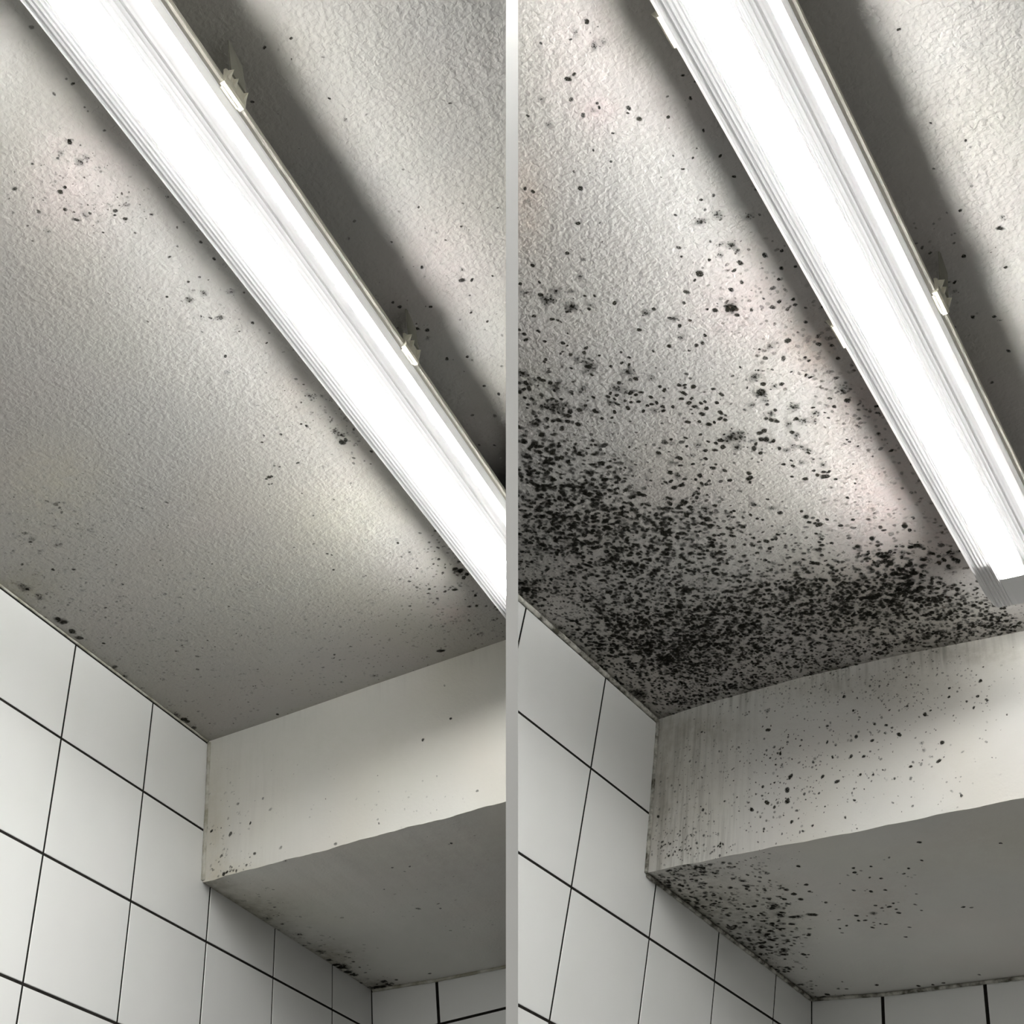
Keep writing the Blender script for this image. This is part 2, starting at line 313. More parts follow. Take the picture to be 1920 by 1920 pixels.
AFTER_CEILING_SPOTS = """639,-1107,26,100,0 645,-1097,10,50,0 623,-1104,36,50,1 615,-1101,13,70,0 588,-1114,15,80,0 630,-1082,42,80,1 640,-1081,47,50,1 596,-1069,19,95,0 588,-1068,27,100,0 577,-1048,22,80,0 551,-1065,33,60,1 577,-1027,25,70,0 596,-1025,16,100,0 597,-1030,16,70,0 589,-1026,38,40,1 528,-1057,17,80,0 540,-1037,44,50,1 621,-1008,24,80,0 617,-1004,14,95,0 623,-992,23,95,0 649,-978,17,90,0 686,-1009,15,80,0 693,-997,17,70,0 679,-984,17,80,0 661,-998,13,60,0 591,-993,14,80,0 671,-946,16,80,0 562,-987,14,80,0 570,-966,14,90,0 529,-977,14,80,0 645,-924,14,80,0 670,-911,18,85,0 629,-918,15,90,0 629,-937,12,70,0 669,-882,18,95,0 523,-956,29,100,0 471,-988,20,100,0 476,-980,23,90,0 464,-973,35,50,1 625,-875,17,95,0 639,-873,17,70,0 591,-873,16,95,0 610,-851,58,100,1 630,-850,58,80,1 656,-830,52,70,1 622,-862,17,50,0 494,-920,27,90,0 515,-908,14,70,0 605,-823,15,70,0 612,-814,35,80,1 622,-806,59,80,1 624,-797,47,60,1 571,-834,24,80,0 459,-893,24,90,0 567,-822,15,90,0 591,-802,19,95,0 605,-802,48,60,1 618,-781,30,85,0 646,-776,30,80,0 414,-900,25,100,0 470,-876,24,50,0 668,-826,14,60,0 680,-856,17,50,0 385,-886,22,100,0 406,-876,19,100,0 452,-858,43,70,1 431,-845,38,80,1 382,-872,63,50,1 415,-855,69,60,1 396,-860,32,100,0 397,-850,76,100,1 404,-846,44,70,1 440,-832,16,95,0 450,-826,19,80,0 417,-826,82,100,1 433,-813,24,100,0 438,-817,44,70,1 464,-805,28,100,0 408,-823,19,90,0 499,-774,24,100,0 487,-774,57,90,1 369,-838,22,100,0 385,-823,26,100,0 390,-818,19,95,0 392,-814,13,70,0 508,-752,25,95,0 512,-749,63,60,1 511,-737,25,90,0 340,-830,23,100,0 359,-816,23,95,0 341,-821,26,90,0 337,-813,26,95,0 356,-799,21,90,0 374,-785,25,100,0 376,-779,17,80,0 388,-795,13,80,0 466,-756,26,100,0 483,-716,26,95,0 462,-719,19,80,0 361,-773,17,95,0 365,-774,16,80,0 371,-765,25,100,0 374,-755,66,50,1 401,-746,16,90,0 427,-737,17,85,0 431,-725,21,100,0 418,-722,22,100,0 424,-715,23,100,0 379,-738,100,100,1 378,-738,33,100,0 403,-724,22,90,0 374,-724,20,95,0 416,-706,79,90,1 410,-693,47,60,1 418,-691,30,100,0 396,-696,27,100,0 435,-682,53,60,1 298,-771,81,100,1 339,-774,23,95,0 335,-772,20,90,0 358,-746,20,90,0 314,-748,34,100,0 312,-753,27,100,0 320,-739,30,100,0 292,-755,34,100,0 290,-745,34,100,0 283,-747,27,100,0 285,-759,27,100,0 275,-746,34,100,0 321,-728,75,80,1 349,-709,81,60,1 330,-734,47,60,1 333,-710,20,90,0 353,-691,23,100,0 376,-686,24,100,0 370,-683,27,100,0 381,-679,27,100,0 389,-689,74,70,1 399,-674,34,100,0 394,-678,54,70,1 411,-668,27,100,0 403,-668,27,100,0 367,-673,55,100,1 375,-675,22,100,0 373,-666,27,100,0 385,-666,24,100,0 390,-660,22,100,0 399,-656,26,100,0 381,-653,31,100,0 417,-655,26,100,0 437,-665,25,100,0 438,-657,30,100,0 459,-655,27,100,0 418,-643,27,100,0 411,-644,26,100,0 405,-645,24,100,0 421,-634,27,100,0 432,-627,24,100,0 395,-639,27,100,0 408,-633,48,80,1 417,-627,23,100,0 362,-656,27,95,0 341,-668,34,100,0 341,-654,24,100,0 353,-649,22,100,0 298,-716,26,100,0 306,-715,21,95,0 315,-709,22,95,0 298,-702,104,100,1 288,-708,48,90,1 313,-697,69,60,1 302,-684,69,80,1 334,-683,55,60,1 271,-723,25,100,0 282,-728,28,90,0 275,-734,24,95,0 278,-689,28,100,0 289,-680,35,100,0 298,-672,35,100,0 307,-661,35,100,0 257,-689,77,100,1 665,-772,21,80,0 653,-751,24,85,0 667,-745,19,80,0 643,-739,18,90,0 572,-791,42,100,0 562,-786,18,95,0 607,-775,24,80,0 606,-756,24,80,0 590,-753,27,100,0 577,-730,62,100,0 577,-730,99,70,1 572,-730,31,100,0 577,-717,25,80,0 559,-736,31,85,0 595,-715,22,85,0 552,-742,17,90,0 545,-776,31,80,0 534,-764,22,80,0 526,-738,19,90,0 529,-709,22,95,0 503,-721,45,70,1 512,-701,26,80,0 520,-700,26,80,0 500,-698,19,80,0 628,-710,24,90,0 631,-731,30,70,0 615,-723,15,70,0 643,-705,23,85,0 641,-697,24,80,0 617,-707,31,70,0 631,-696,25,60,0 649,-687,15,70,0 666,-679,15,60,0 607,-713,25,50,0 608,-653,38,95,0 636,-631,31,85,0 641,-642,25,70,0 648,-621,22,70,0 613,-620,18,90,0 614,-613,22,80,0 572,-642,32,70,0 586,-656,57,60,1 573,-658,16,90,0 590,-631,32,70,0 639,-668,22,80,0 600,-594,21,100,0 603,-588,22,100,0 539,-644,16,90,0 555,-629,14,80,0 546,-622,78,90,1 465,-652,23,100,0 463,-648,20,100,0 473,-644,32,100,0 492,-629,23,100,0 496,-616,30,100,0 549,-606,31,100,0 568,-595,29,100,0 559,-596,52,60,1 540,-595,53,100,0 539,-594,79,80,1 529,-610,17,90,0 457,-640,33,100,0 449,-634,30,100,0 460,-628,23,100,0 453,-623,34,100,0 466,-615,24,100,0 472,-615,23,100,0 484,-606,27,100,0 477,-667,26,60,0 477,-658,23,60,0 623,-532,39,100,0 627,-551,104,50,1 607,-545,26,70,0 629,-572,26,70,0 645,-599,25,70,0 456,-614,30,100,0 467,-604,30,100,0 457,-598,34,100,0 479,-589,34,100,0 473,-580,31,100,0 477,-575,27,100,0 455,-578,34,100,0 463,-578,24,100,0 447,-588,24,100,0 434,-595,31,95,0 418,-627,24,95,0 520,-581,53,70,1 536,-573,23,100,0 537,-580,46,60,1 540,-560,22,100,0 561,-553,86,60,1 582,-541,19,90,0 579,-531,66,60,1 555,-534,29,100,0 562,-526,74,70,1 572,-518,47,60,1 532,-556,54,70,1 523,-552,24,100,0 527,-547,30,100,0 532,-541,30,100,0 542,-530,67,60,1 510,-534,34,100,0 503,-533,34,100,0 539,-515,31,100,0 541,-507,48,60,1 499,-522,34,100,0 504,-519,41,100,0 511,-512,27,100,0 489,-518,24,100,0 453,-545,38,100,0 466,-544,89,100,1 477,-538,82,90,1 482,-546,48,70,1 465,-524,69,80,1 449,-533,38,100,0 445,-544,28,90,0 437,-533,31,90,0 426,-538,28,95,0 438,-551,24,95,0 483,-512,42,80,0 488,-526,55,60,1 486,-500,28,100,0 511,-496,28,90,0 517,-489,48,80,1 528,-493,55,50,1 536,-486,48,60,1 541,-476,55,70,1 539,-471,23,100,0 436,-567,23,100,0 416,-571,24,100,0 398,-578,24,100,0 407,-567,35,60,0 423,-552,56,70,1 409,-557,21,90,0 389,-542,39,100,0 418,-525,27,100,0 406,-539,49,60,1 375,-539,50,70,1 398,-524,25,100,0 417,-505,35,100,0 424,-509,21,95,0 428,-493,28,100,0 382,-530,27,90,0 424,-473,32,100,0 453,-473,35,95,0 450,-465,43,90,0 412,-477,29,70,0 394,-500,36,100,0 368,-515,58,90,1 362,-524,36,95,0 385,-496,25,90,0 388,-486,29,100,0 392,-481,26,100,0 362,-495,40,100,0 354,-509,29,100,0 351,-495,36,100,0 382,-462,20,95,0 365,-470,22,90,0 332,-482,29,100,0 346,-463,48,100,0 348,-451,37,100,0 365,-439,59,100,1 380,-438,33,100,0 336,-460,26,100,0 335,-439,45,100,0 356,-419,45,100,0 346,-412,41,100,0 351,-403,45,95,0 372,-386,34,100,0 368,-370,34,100,0 397,-416,22,90,0 413,-398,25,100,0 417,-387,24,100,0 422,-382,22,100,0 450,-384,37,100,0 428,-415,58,90,1 449,-416,22,90,0 445,-398,51,80,1 387,-416,52,70,1 389,-405,30,70,0 501,-467,25,90,0 510,-459,25,100,0 513,-469,21,80,0 523,-459,49,70,1 529,-438,24,90,0 545,-442,49,80,1 537,-421,49,100,0 529,-428,28,90,0 539,-430,28,90,0 545,-427,28,80,0 546,-410,24,100,0 512,-429,32,100,0 499,-441,21,95,0 543,-370,24,100,0 477,-373,24,95,0 477,-360,36,95,0 484,-354,29,70,0 475,-348,29,100,0 487,-346,26,100,0 484,-337,48,100,0 481,-342,26,100,0 499,-342,25,95,0 509,-322,32,95,0 404,-338,34,95,0 418,-337,27,100,0 413,-338,23,100,0 425,-344,25,90,0 400,-322,30,80,0 473,-308,27,100,0 467,-303,25,100,0 467,-296,33,100,0 461,-289,27,95,0 441,-263,46,100,0 878,-940,15,80,0 862,-834,12,80,0 882,-798,14,95,0 845,-723,19,95,0 877,-694,28,70,1 870,-681,28,95,0 793,-699,20,70,0 797,-688,17,70,0 825,-666,22,100,0 856,-630,17,100,0 803,-638,20,80,0 798,-626,27,60,1 795,-646,18,60,0 800,-582,23,85,0 820,-571,20,100,0 823,-563,27,60,1 814,-515,21,80,0 780,-477,19,60,0 778,-578,15,50,0 649,-506,23,95,0 605,-530,26,80,0 645,-495,26,70,0 593,-465,19,100,0 592,-470,17,90,0 590,-516,16,90,0 621,-497,27,50,0 630,-462,23,60,0 564,-391,16,90,0 642,-391,20,80,0 643,-349,21,80,0 571,-237,32,100,0 555,-287,26,85,0 534,-279,33,70,0 529,-326,25,90,0 631,-426,24,80,0 621,-435,27,60,0 556,-232,52,70,1 614,-200,73,70,1 614,-181,37,90,0 598,-171,52,80,1 472,-322,22,90,0 113,-144,156,90,1 101,-180,129,90,1 17,-74,127,100,1 13,-87,91,90,1 158,-4,125,100,0 142,-4,89,100,0 25,-419,115,100,1 20,-403,75,100,0 189,-407,110,80,1"""
AFTER_SOFFIT_SPOTS = """432,63,31,90,0 532,107,22,90,0 412,117,22,90,0 374,89,22,60,0 385,132,24,90,0 371,145,22,80,0 311,103,26,90,0 306,117,32,95,0 337,107,24,90,0 333,149,27,90,0 319,140,19,80,0 293,121,20,50,0 278,171,30,70,0 300,184,33,95,0 322,187,26,80,0 285,231,28,95,0 290,243,22,90,0 302,243,32,90,0 313,234,27,90,0 308,255,22,90,0 306,268,34,95,0 269,257,59,80,1 240,257,34,90,0 245,277,29,90,0 235,275,26,90,0 269,301,26,90,0 262,296,21,80,0 244,306,29,80,0 209,285,26,80,0 194,291,23,80,0 190,308,23,70,0 208,260,22,60,0 278,355,26,80,0 299,323,26,60,0 405,282,30,80,0 415,288,26,60,0 342,272,22,70,0 342,249,25,60,0 219,129,33,90,0 186,151,46,95,0 213,151,30,90,0 187,172,42,90,0 136,179,112,80,1 177,229,60,90,0 143,227,48,95,0 152,230,70,80,1 218,196,30,60,0 128,212,87,80,1 87,370,46,95,0 134,299,36,95,0 65,344,92,80,1 147,525,36,90,0 212,550,37,95,0 237,552,28,90,0 257,550,32,80,0 326,535,27,60,0 39,550,49,90,0 -7,454,115,90,1 9,565,98,90,1 26,563,69,90,0"""
AFTER_BEAM_SPOTS = """223,-80,34,95,0 222,-45,43,80,1 439,-137,31,100,0 397,-138,24,95,0 479,-112,30,90,0 402,-111,20,90,0 420,-117,21,90,0 501,-163,29,90,0 494,-192,29,90,0 453,-192,23,80,0 363,-157,24,95,0 383,-161,22,90,0 372,-126,28,80,0 518,-75,19,90,0 563,-73,25,80,0 557,-98,23,80,0 569,-107,23,80,0 550,-116,20,80,0 454,-92,19,80,0 516,-90,20,90,0 355,-52,25,80,0 369,-80,20,90,0 333,-152,21,90,0 325,-125,21,80,0 339,-194,32,90,0 316,-181,27,90,0 264,-169,28,95,0 261,-172,25,95,0 257,-192,41,80,0 257,-210,41,90,0 222,-206,37,95,0 196,-213,29,90,0 235,-216,24,90,0 350,-253,19,80,0 365,-229,19,90,0 396,-194,20,80,0 376,-190,20,80,0 563,-175,18,50,0 452,-254,18,50,0 298,-257,20,80,0 264,-245,24,90,0 472,-158,31,70,1 474,-170,31,60,1 18,-189,26,90,0 107,-196,25,80,0"""
BEFORE_CEILING_CLUSTERS = """582,-615,30,16,-19,34,90,13,24,35,0 604,-570,24,13,-14,26,50,14,21,40,0 584,-270,28,16,-17,35,60,15,23,50,0 550,-182,50,30,-24,50,70,16,24,50,0 130,-561,50,29,-45,57,180,15,26,30,0 85,-394,74,44,-50,66,200,16,24,35,0 175,-168,109,67,-68,106,350,13,26,30,0 397,-123,96,58,-36,67,250,12,25,35,0 550,-83,37,22,-19,40,60,17,25,40,0 527,-1040,29,15,-25,31,60,8,16,40,0 560,-986,30,15,-16,22,40,8,17,30,0 566,-833,38,20,-27,40,40,9,18,30,0 814,-702,34,18,-28,59,30,9,19,40,0 557,-703,144,77,-144,231,120,6,13,30,0"""
AFTER_CEILING_CLUSTERS = """220,-583,46,25,-33,45,287,20,41,90,0 220,-645,26,14,-32,42,174,24,40,90,0 220,-506,54,29,-34,48,548,21,42,95,0 234,-404,63,32,-34,52,587,21,39,95,0 322,-400,40,21,-25,41,208,21,33,90,0 137,-510,35,18,-37,49,282,17,34,80,0 105,-413,44,22,-39,54,329,16,31,70,0 132,-325,60,29,-31,46,471,16,32,75,0 220,-311,58,29,-36,56,424,16,31,75,0 136,-180,70,33,-41,64,1174,19,38,95,0 90,-218,47,22,-34,50,522,19,38,90,0 228,-169,60,28,-37,62,848,18,37,95,0 329,-183,57,28,-33,60,717,18,36,90,0 411,-172,48,24,-24,47,587,17,35,90,0 521,-176,33,16,-21,45,456,21,42,100,0 468,-115,54,26,-17,36,456,17,35,90,0 560,-85,39,19,-13,30,326,17,34,90,0 613,-59,19,9,-12,30,100,15,30,90,0 406,-275,53,27,-24,44,174,17,30,80,0 109,-72,65,29,-34,55,652,17,29,85,0 273,-83,67,31,-18,33,329,14,28,80,0 363,-624,61,34,-33,49,60,13,24,90,0 288,-711,31,17,-29,39,60,17,27,90,0 585,-363,42,22,-46,96,220,17,28,45,1 631,-628,32,18,-19,37,110,18,31,45,1 599,-733,31,18,-27,48,90,12,24,50,1 637,-514,27,15,-20,41,60,16,26,45,1 611,-238,24,13,-23,53,90,18,29,50,1 540,-865,101,62,-81,122,80,8,14,50,0 468,-532,60,33,-35,60,60,13,20,80,0 816,-655,28,17,-28,67,25,11,17,60,0 90,-24,49,22,-9,14,234,16,28,85,0 214,-28,47,21,-9,17,270,15,27,85,0 330,-31,45,21,-8,16,252,15,26,85,0 436,-30,42,20,-7,16,234,14,27,90,0 541,-20,41,19,-6,15,234,14,27,90,0 610,-14,16,8,-6,15,120,14,26,90,0 27,-392,19,9,-13,17,160,16,29,80,0 28,-264,32,15,-22,31,234,17,30,85,0 100,-487,29,15,-39,50,200,15,27,80,0"""
AFTER_BEAM_CLUSTERS = """258,-179,45,-9,1,-55,150,9,24,80,0 364,-138,77,-17,-1,-54,130,9,22,70,0 105,-158,61,-12,5,-87,300,8,21,60,0 331,-35,109,-28,0,-29,260,8,19,55,0 467,-98,73,-18,-3,-54,60,9,18,60,0 72,-254,40,-7,1,-18,90,10,21,80,0 471,-34,99,-27,-1,-24,120,8,18,50,0 444,-225,95,-19,-2,-33,40,7,15,40,0"""
AFTER_SOFFIT_CLUSTERS = """63,271,35,10,-44,79,260,22,45,90,0 38,140,42,14,-28,46,200,17,39,85,0 23,50,25,8,-13,21,130,17,34,85,0 91,22,40,14,-8,13,110,16,33,85,0 -1,385,32,9,-30,54,110,18,42,85,0 163,76,24,8,-29,50,60,16,29,60,0 3,515,38,9,-15,28,40,19,38,70,0 298,202,38,12,-34,71,25,12,24,60,1"""
BEFORE_SOFFIT_CLUSTERS = """22,176,36,27,-30,49,70,18,32,35,0 17,369,31,24,-26,45,70,19,39,40,0 10,481,16,13,-16,29,40,20,40,80,0 29,585,17,13,-11,21,30,20,41,80,0 294,251,60,44,-59,120,40,13,22,30,0"""
BEFORE_BEAM_CLUSTERS = """44,-177,32,-9,4,-59,60,10,23,35,0 70,-259,31,-8,1,-9,30,10,22,70,0 277,-196,146,-42,-1,-57,60,8,17,25,0"""
BEFORE_CEILING_STAINS = """209,-671,42,23,-40,50,56,53,42,40 292,-350,136,80,-57,89,53,52,44,35 28,-505,26,15,-21,25,36,34,26,60 514,-422,52,30,-28,51,70,68,57,30 523,-1035,34,17,-29,37,72,60,60,35 540,-123,18,11,-9,20,60,48,46,40 582,-559,31,17,-15,27,45,43,38,35 573,-653,24,13,-14,24,55,50,45,25 595,-219,28,16,-14,30,42,40,34,40 106,-588,37,21,-38,46,50,48,42,30 126,-385,81,48,-49,66,52,50,48,30 830,-765,33,17,-20,41,68,57,57,20"""
AFTER_CEILING_STAINS = """220,-453,103,54,-62,90,33,32,26,22 136,-180,108,51,-49,76,26,24,24,36 364,-166,105,51,-32,60,33,31,28,26 523,-146,79,39,-21,46,32,30,30,24 631,-628,26,15,-17,33,60,48,42,55 589,-729,36,22,-24,41,72,57,56,35 581,-353,42,22,-46,97,66,52,50,50 643,-527,22,12,-14,28,55,44,42,45 633,-1098,26,17,-16,22,75,64,64,25 589,-1066,27,18,-21,28,75,64,63,25 460,-973,13,8,-26,34,70,57,50,45 593,-1024,14,9,-9,12,74,57,57,35 611,-238,24,13,-23,53,57,47,46,45 299,-748,18,10,-23,30,40,40,32,30 473,-541,47,26,-20,34,55,55,53,20"""
AFTER_BEAM_STAINS = """77,-43,75,-18,1,-21,42,40,34,60 64,-150,62,-12,7,-98,55,52,45,40 331,-25,146,-39,0,-22,48,46,40,50 538,-19,95,-27,-1,-15,42,40,35,60 22,-142,15,-3,11,-120,45,42,36,50"""
AFTER_SOFFIT_STAINS = """63,271,43,13,-50,89,16,15,13,55 30,137,51,16,-28,46,18,17,14,55 61,22,49,17,-12,20,20,19,16,50 280,238,31,10,-26,55,50,42,36,25 473,108,82,29,-40,94,60,55,50,20"""
BEFORE_SOFFIT_STAINS = """14,156,43,32,-30,48,38,36,28,50 19,403,31,24,-29,50,34,32,25,55 22,15,21,15,-14,21,30,28,22,55 29,585,21,17,-14,26,20,19,15,60 403,126,86,60,-51,107,60,54,52,35"""
BEFORE_BEAM_STAINS = """60,-266,51,-13,1,-15,66,60,46,45 24,-181,17,-5,6,-88,66,62,50,45 227,-82,205,-64,0,-61,68,68,60,25 514,-191,36,-11,-3,-37,85,78,72,25"""
def ints(s): return np.array([[float(x) for x in t.split(',')] for t in s.split()])
def spot_list(spots, clusters, seed):
    """x, y, radius, darkness, soft, tone"""
    g = np.random.default_rng(seed); rows = []
    for x, y, r, d, k in ints(spots):
        rows.append((x / 1e3, y / 1e3, r / 1e4, d / 100, k, 0))
        if k:
            n = int(5 + r * .22)
            for _ in range(n):
                a, q = g.uniform(0, 6.283), abs(g.normal(0, .75)) * r / 1e4
                rows.append((x / 1e3 + q * math.cos(a), y / 1e3 + q * math.sin(a), r / 1e4 * g.uniform(.07, .2), d / 100 * g.uniform(.25, .8), 0, 0))
    for x, y, ux, uy, vx, vy, n, r0, r1, d, t in ints(clusters):
        n = int(n); a, b = g.normal(size=n), g.normal(size=n)
        # colonies clump: pull some spots towards others
        j = g.integers(0, n, n); pull = (g.random(n) < .45)
        a = np.where(pull, a[j] + g.normal(size=n) * .12, a); b = np.where(pull, b[j] + g.normal(size=n) * .12, b)
        rr = r0 + (r1 - r0) * g.random(n) ** 2
        dd = d / 100 * g.uniform(.32, 1.0, n)
        for i in range(n):
            rows.append(((x + a[i] * ux + b[i] * vx) / 1e3, (y + a[i] * uy + b[i] * vy) / 1e3, rr[i] / 1e4, dd[i], 1 if g.random() < .07 else 0, t))
    return np.array(rows)
def stain_field(P, stains):
    """rgb and amount at points P (n,2)"""
    rgb = np.zeros((len(P), 3)); wt = np.zeros(len(P)); keep = np.ones(len(P))
    for x, y, ux, uy, vx, vy, r, gg, b, a in ints(stains):
        A = np.array([[ux, vx], [uy, vy]]) / 1e3
        q = (P - np.array([x, y]) / 1e3) @ np.linalg.inv(A).T
        k = a / 100 * np.exp(-.5 * (q ** 2).sum(1))
        rgb += k[:, None] * np.array([r, gg, b]) / 100; wt += k; keep *= 1 - k
    return rgb / np.maximum(wt, 1e-6)[:, None], 1 - keep
def density_field(P, clusters):
    D = np.zeros(len(P))
    for x, y, ux, uy, vx, vy, n, r0, r1, d, t in ints(clusters):
        if t: continue
        A = np.array([[ux, vx], [uy, vy]]) / 1e3
        q = (P - np.array([x, y]) / 1e3) @ np.linalg.inv(A * 1.15).T
        D += n / (6.283 * abs(np.linalg.det(A))) * np.exp(-.5 * (q ** 2).sum(1)) * d / 100
    return D
class Field:
    """collects vertices with a tint colour, fine-speck density and run-mark amount"""
    def __init__(s): s.V, s.T, s.K, s.D, s.F, s.M, s.n = [], [], [], [], [], [], 0
    def add(s, V, T, K, D, F, mi):
        s.V.append(V); s.T.append(T); s.K.append(K); s.D.append(D)
        for f in F: s.F.append((f + s.n, mi))
        s.n += len(V)
    def spots(s, rows, place, ok, seed, mi):
        g = np.random.default_rng(seed)
        rows = rows[[ok(r[0], r[1]) for r in rows]]
        m = len(rows); n = 8
        ang = np.linspace(0, 2 * math.pi, n, endpoint=False)[None] + g.uniform(0, .7, (m, 1))
        st = g.uniform(0, math.pi, (m, 1)); el = g.uniform(.0, .35, (m, 1))
        soft = rows[:, 4:5] > 0
        r = rows[:, 2:3]
        def ring(k, j):
            q = r * k * (1 + j * g.normal(size=(m, n)).clip(-1.6, 1.6)) * (1 + el * np.cos(2 * (ang - st)))
            return rows[:, 0:1] + q * np.cos(ang), rows[:, 1:2] + q * np.sin(ang)
        k1, k2 = np.where(soft, .42, .86), np.where(soft, 1.45, 1.34)
        x1, y1 = ring(k1, .14); x2, y2 = ring(k2, .16)
        X = np.concatenate([rows[:, 0:1], x1, x2], 1); Y = np.concatenate([rows[:, 1:2], y1, y2], 1)
        off = .00015 + .0009 * (np.arange(m) / max(1, m))[:, None] + 0 * X
        V = place(X.ravel(), Y.ravel(), off.ravel())
        d = rows[:, 3:4]
        A = np.concatenate([np.where(soft, d * .72, d * 1.2), np.where(soft, d * .50, d * 1.12) + np.zeros((m, n)), np.zeros((m, n))], 1).clip(0, 1)
        dark = np.array([.020, .019, .014]); brown = np.array([.13, .095, .075])
        C = np.where(rows[:, 5:6] > 0, brown, dark)
        C = C * g.uniform(.7, 1.6, (m, 1))
        T = np.concatenate([np.repeat(C, 2 * n + 1, 0), A.reshape(-1, 1)], 1)
        i = np.arange(m)[:, None] * (2 * n + 1); j = np.arange(n)[None]; k = (j + 1) % n
        tri = np.stack([i + 0 * j, i + 1 + j, i + 1 + k], -1).reshape(-1, 3)
        quad = np.stack([i + 1 + j, i + 1 + n + j, i + 1 + n + k, i + 1 + k], -1).reshape(-1, 4)
        Z = np.zeros(len(V))
        s.add(V, T, Z, Z, [tri, quad], mi)
    def mesh(s, name):
        V = np.concatenate(s.V); me = bpy.data.meshes.new(name)
        loops, sizes, mis = [], [], []
        for f, mi in s.F:
            loops.append(f.ravel()); sizes.append(np.full(len(f), f.shape[1])); mis.append(np.full(len(f), mi))
        loops = np.concatenate(loops); sizes = np.concatenate(sizes); mis = np.concatenate(mis)
        me.vertices.add(len(V)); me.vertices.foreach_set('co', V.astype(np.float32).ravel())
        me.loops.add(len(loops)); me.loops.foreach_set('vertex_index', loops.astype(np.int32))
        me.polygons.add(len(sizes))
        me.polygons.foreach_set('loop_start', np.concatenate([[0], np.cumsum(sizes)[:-1]]).astype(np.int32))
        me.polygons.foreach_set('material_index', mis.astype(np.int32))
        me.update(calc_edges=True); me.validate()
        a = me.attributes.new('tint', 'FLOAT_COLOR', 'POINT'); a.data.foreach_set('color', np.concatenate(s.T).astype(np.float32).ravel())
        a = me.attributes.new('speck', 'FLOAT', 'POINT'); a.data.foreach_set('value', np.concatenate(s.K).astype(np.float32))
        a = me.attributes.new('drip', 'FLOAT', 'POINT'); a.data.foreach_set('value', np.concatenate(s.D).astype(np.float32))
        return me
def grid_faces(nx, ny, flip=False):
    i, j = np.meshgrid(np.arange(nx - 1), np.arange(ny - 1), indexing='ij'); a = (i * ny + j).ravel()
    q = np.stack([a, a + ny, a + ny + 1, a + 1], -1)
    return q[:, ::-1] if flip else q
def smooth_noise(x, seed, amp):
    g = np.random.default_rng(seed); y = 0 * x
    for k in (9, 23, 51, 117, 260): y = y + np.sin(x * k * g.uniform(.8, 1.2) + g.uniform(0, 6.28)) * g.uniform(.3, 1) * (30 / (30 + k))
    return y * amp

# ------------------------------------------------------------------ setting builders
def make_ceiling(room, side, x1, spots, clusters, stains, mat, seed, dirty, front, speck_gain):
    F = Field()
    xs = np.arange(0, x1 + .004, .007); ys = np.arange(-1.55, .0301, .007)
    X, Y = np.meshgrid(xs, ys, indexing='ij'); P = np.stack([X.ravel(), Y.ravel()], 1)
    rgb, am = stain_field(P, stains)
    # grime along the two wall edges
    fy = np.interp(P[:, 0], *front)
    e1 = np.exp(-P[:, 0] / .016) * (.55 + .45 * np.sin(P[:, 1] * 23 + seed) * np.sin(P[:, 1] * 51))
    e2 = np.exp(-np.abs(fy - P[:, 1]) / (.020 if dirty > .6 else .013)) * (.5 + .5 * np.sin(P[:, 0] * 19 + 1.3) ** 2)
    e = np.maximum(e1, e2) * dirty
    ecol = np.array([.13, .125, .095]) if dirty > .6 else np.array([.30, .285, .22])
    T = np.concatenate([(rgb * am[:, None] + ecol * e[:, None]) / np.maximum(am + e, 1e-5)[:, None], (1 - (1 - am) * (1 - e))[:, None]], 1)
    K = (density_field(P, clusters) * speck_gain).clip(0, .75)
    F.add(np.stack([P[:, 0], P[:, 1], 0 * P[:, 0]], 1), T, K, 0 * K, [grid_faces(len(xs), len(ys), True)], 0)
    rows = spot_list(spots, clusters, seed)
    F.spots(rows, lambda x, y, o: np.stack([x, y, -o], 1),
            lambda x, y: .001 < x < x1 and y < np.interp(x, *front) - .001, seed + 1, 1)
    me = F.mesh('ceiling'); trim(me, room, side)
    return link('ceiling', me, [mat, M_MOULD], room)

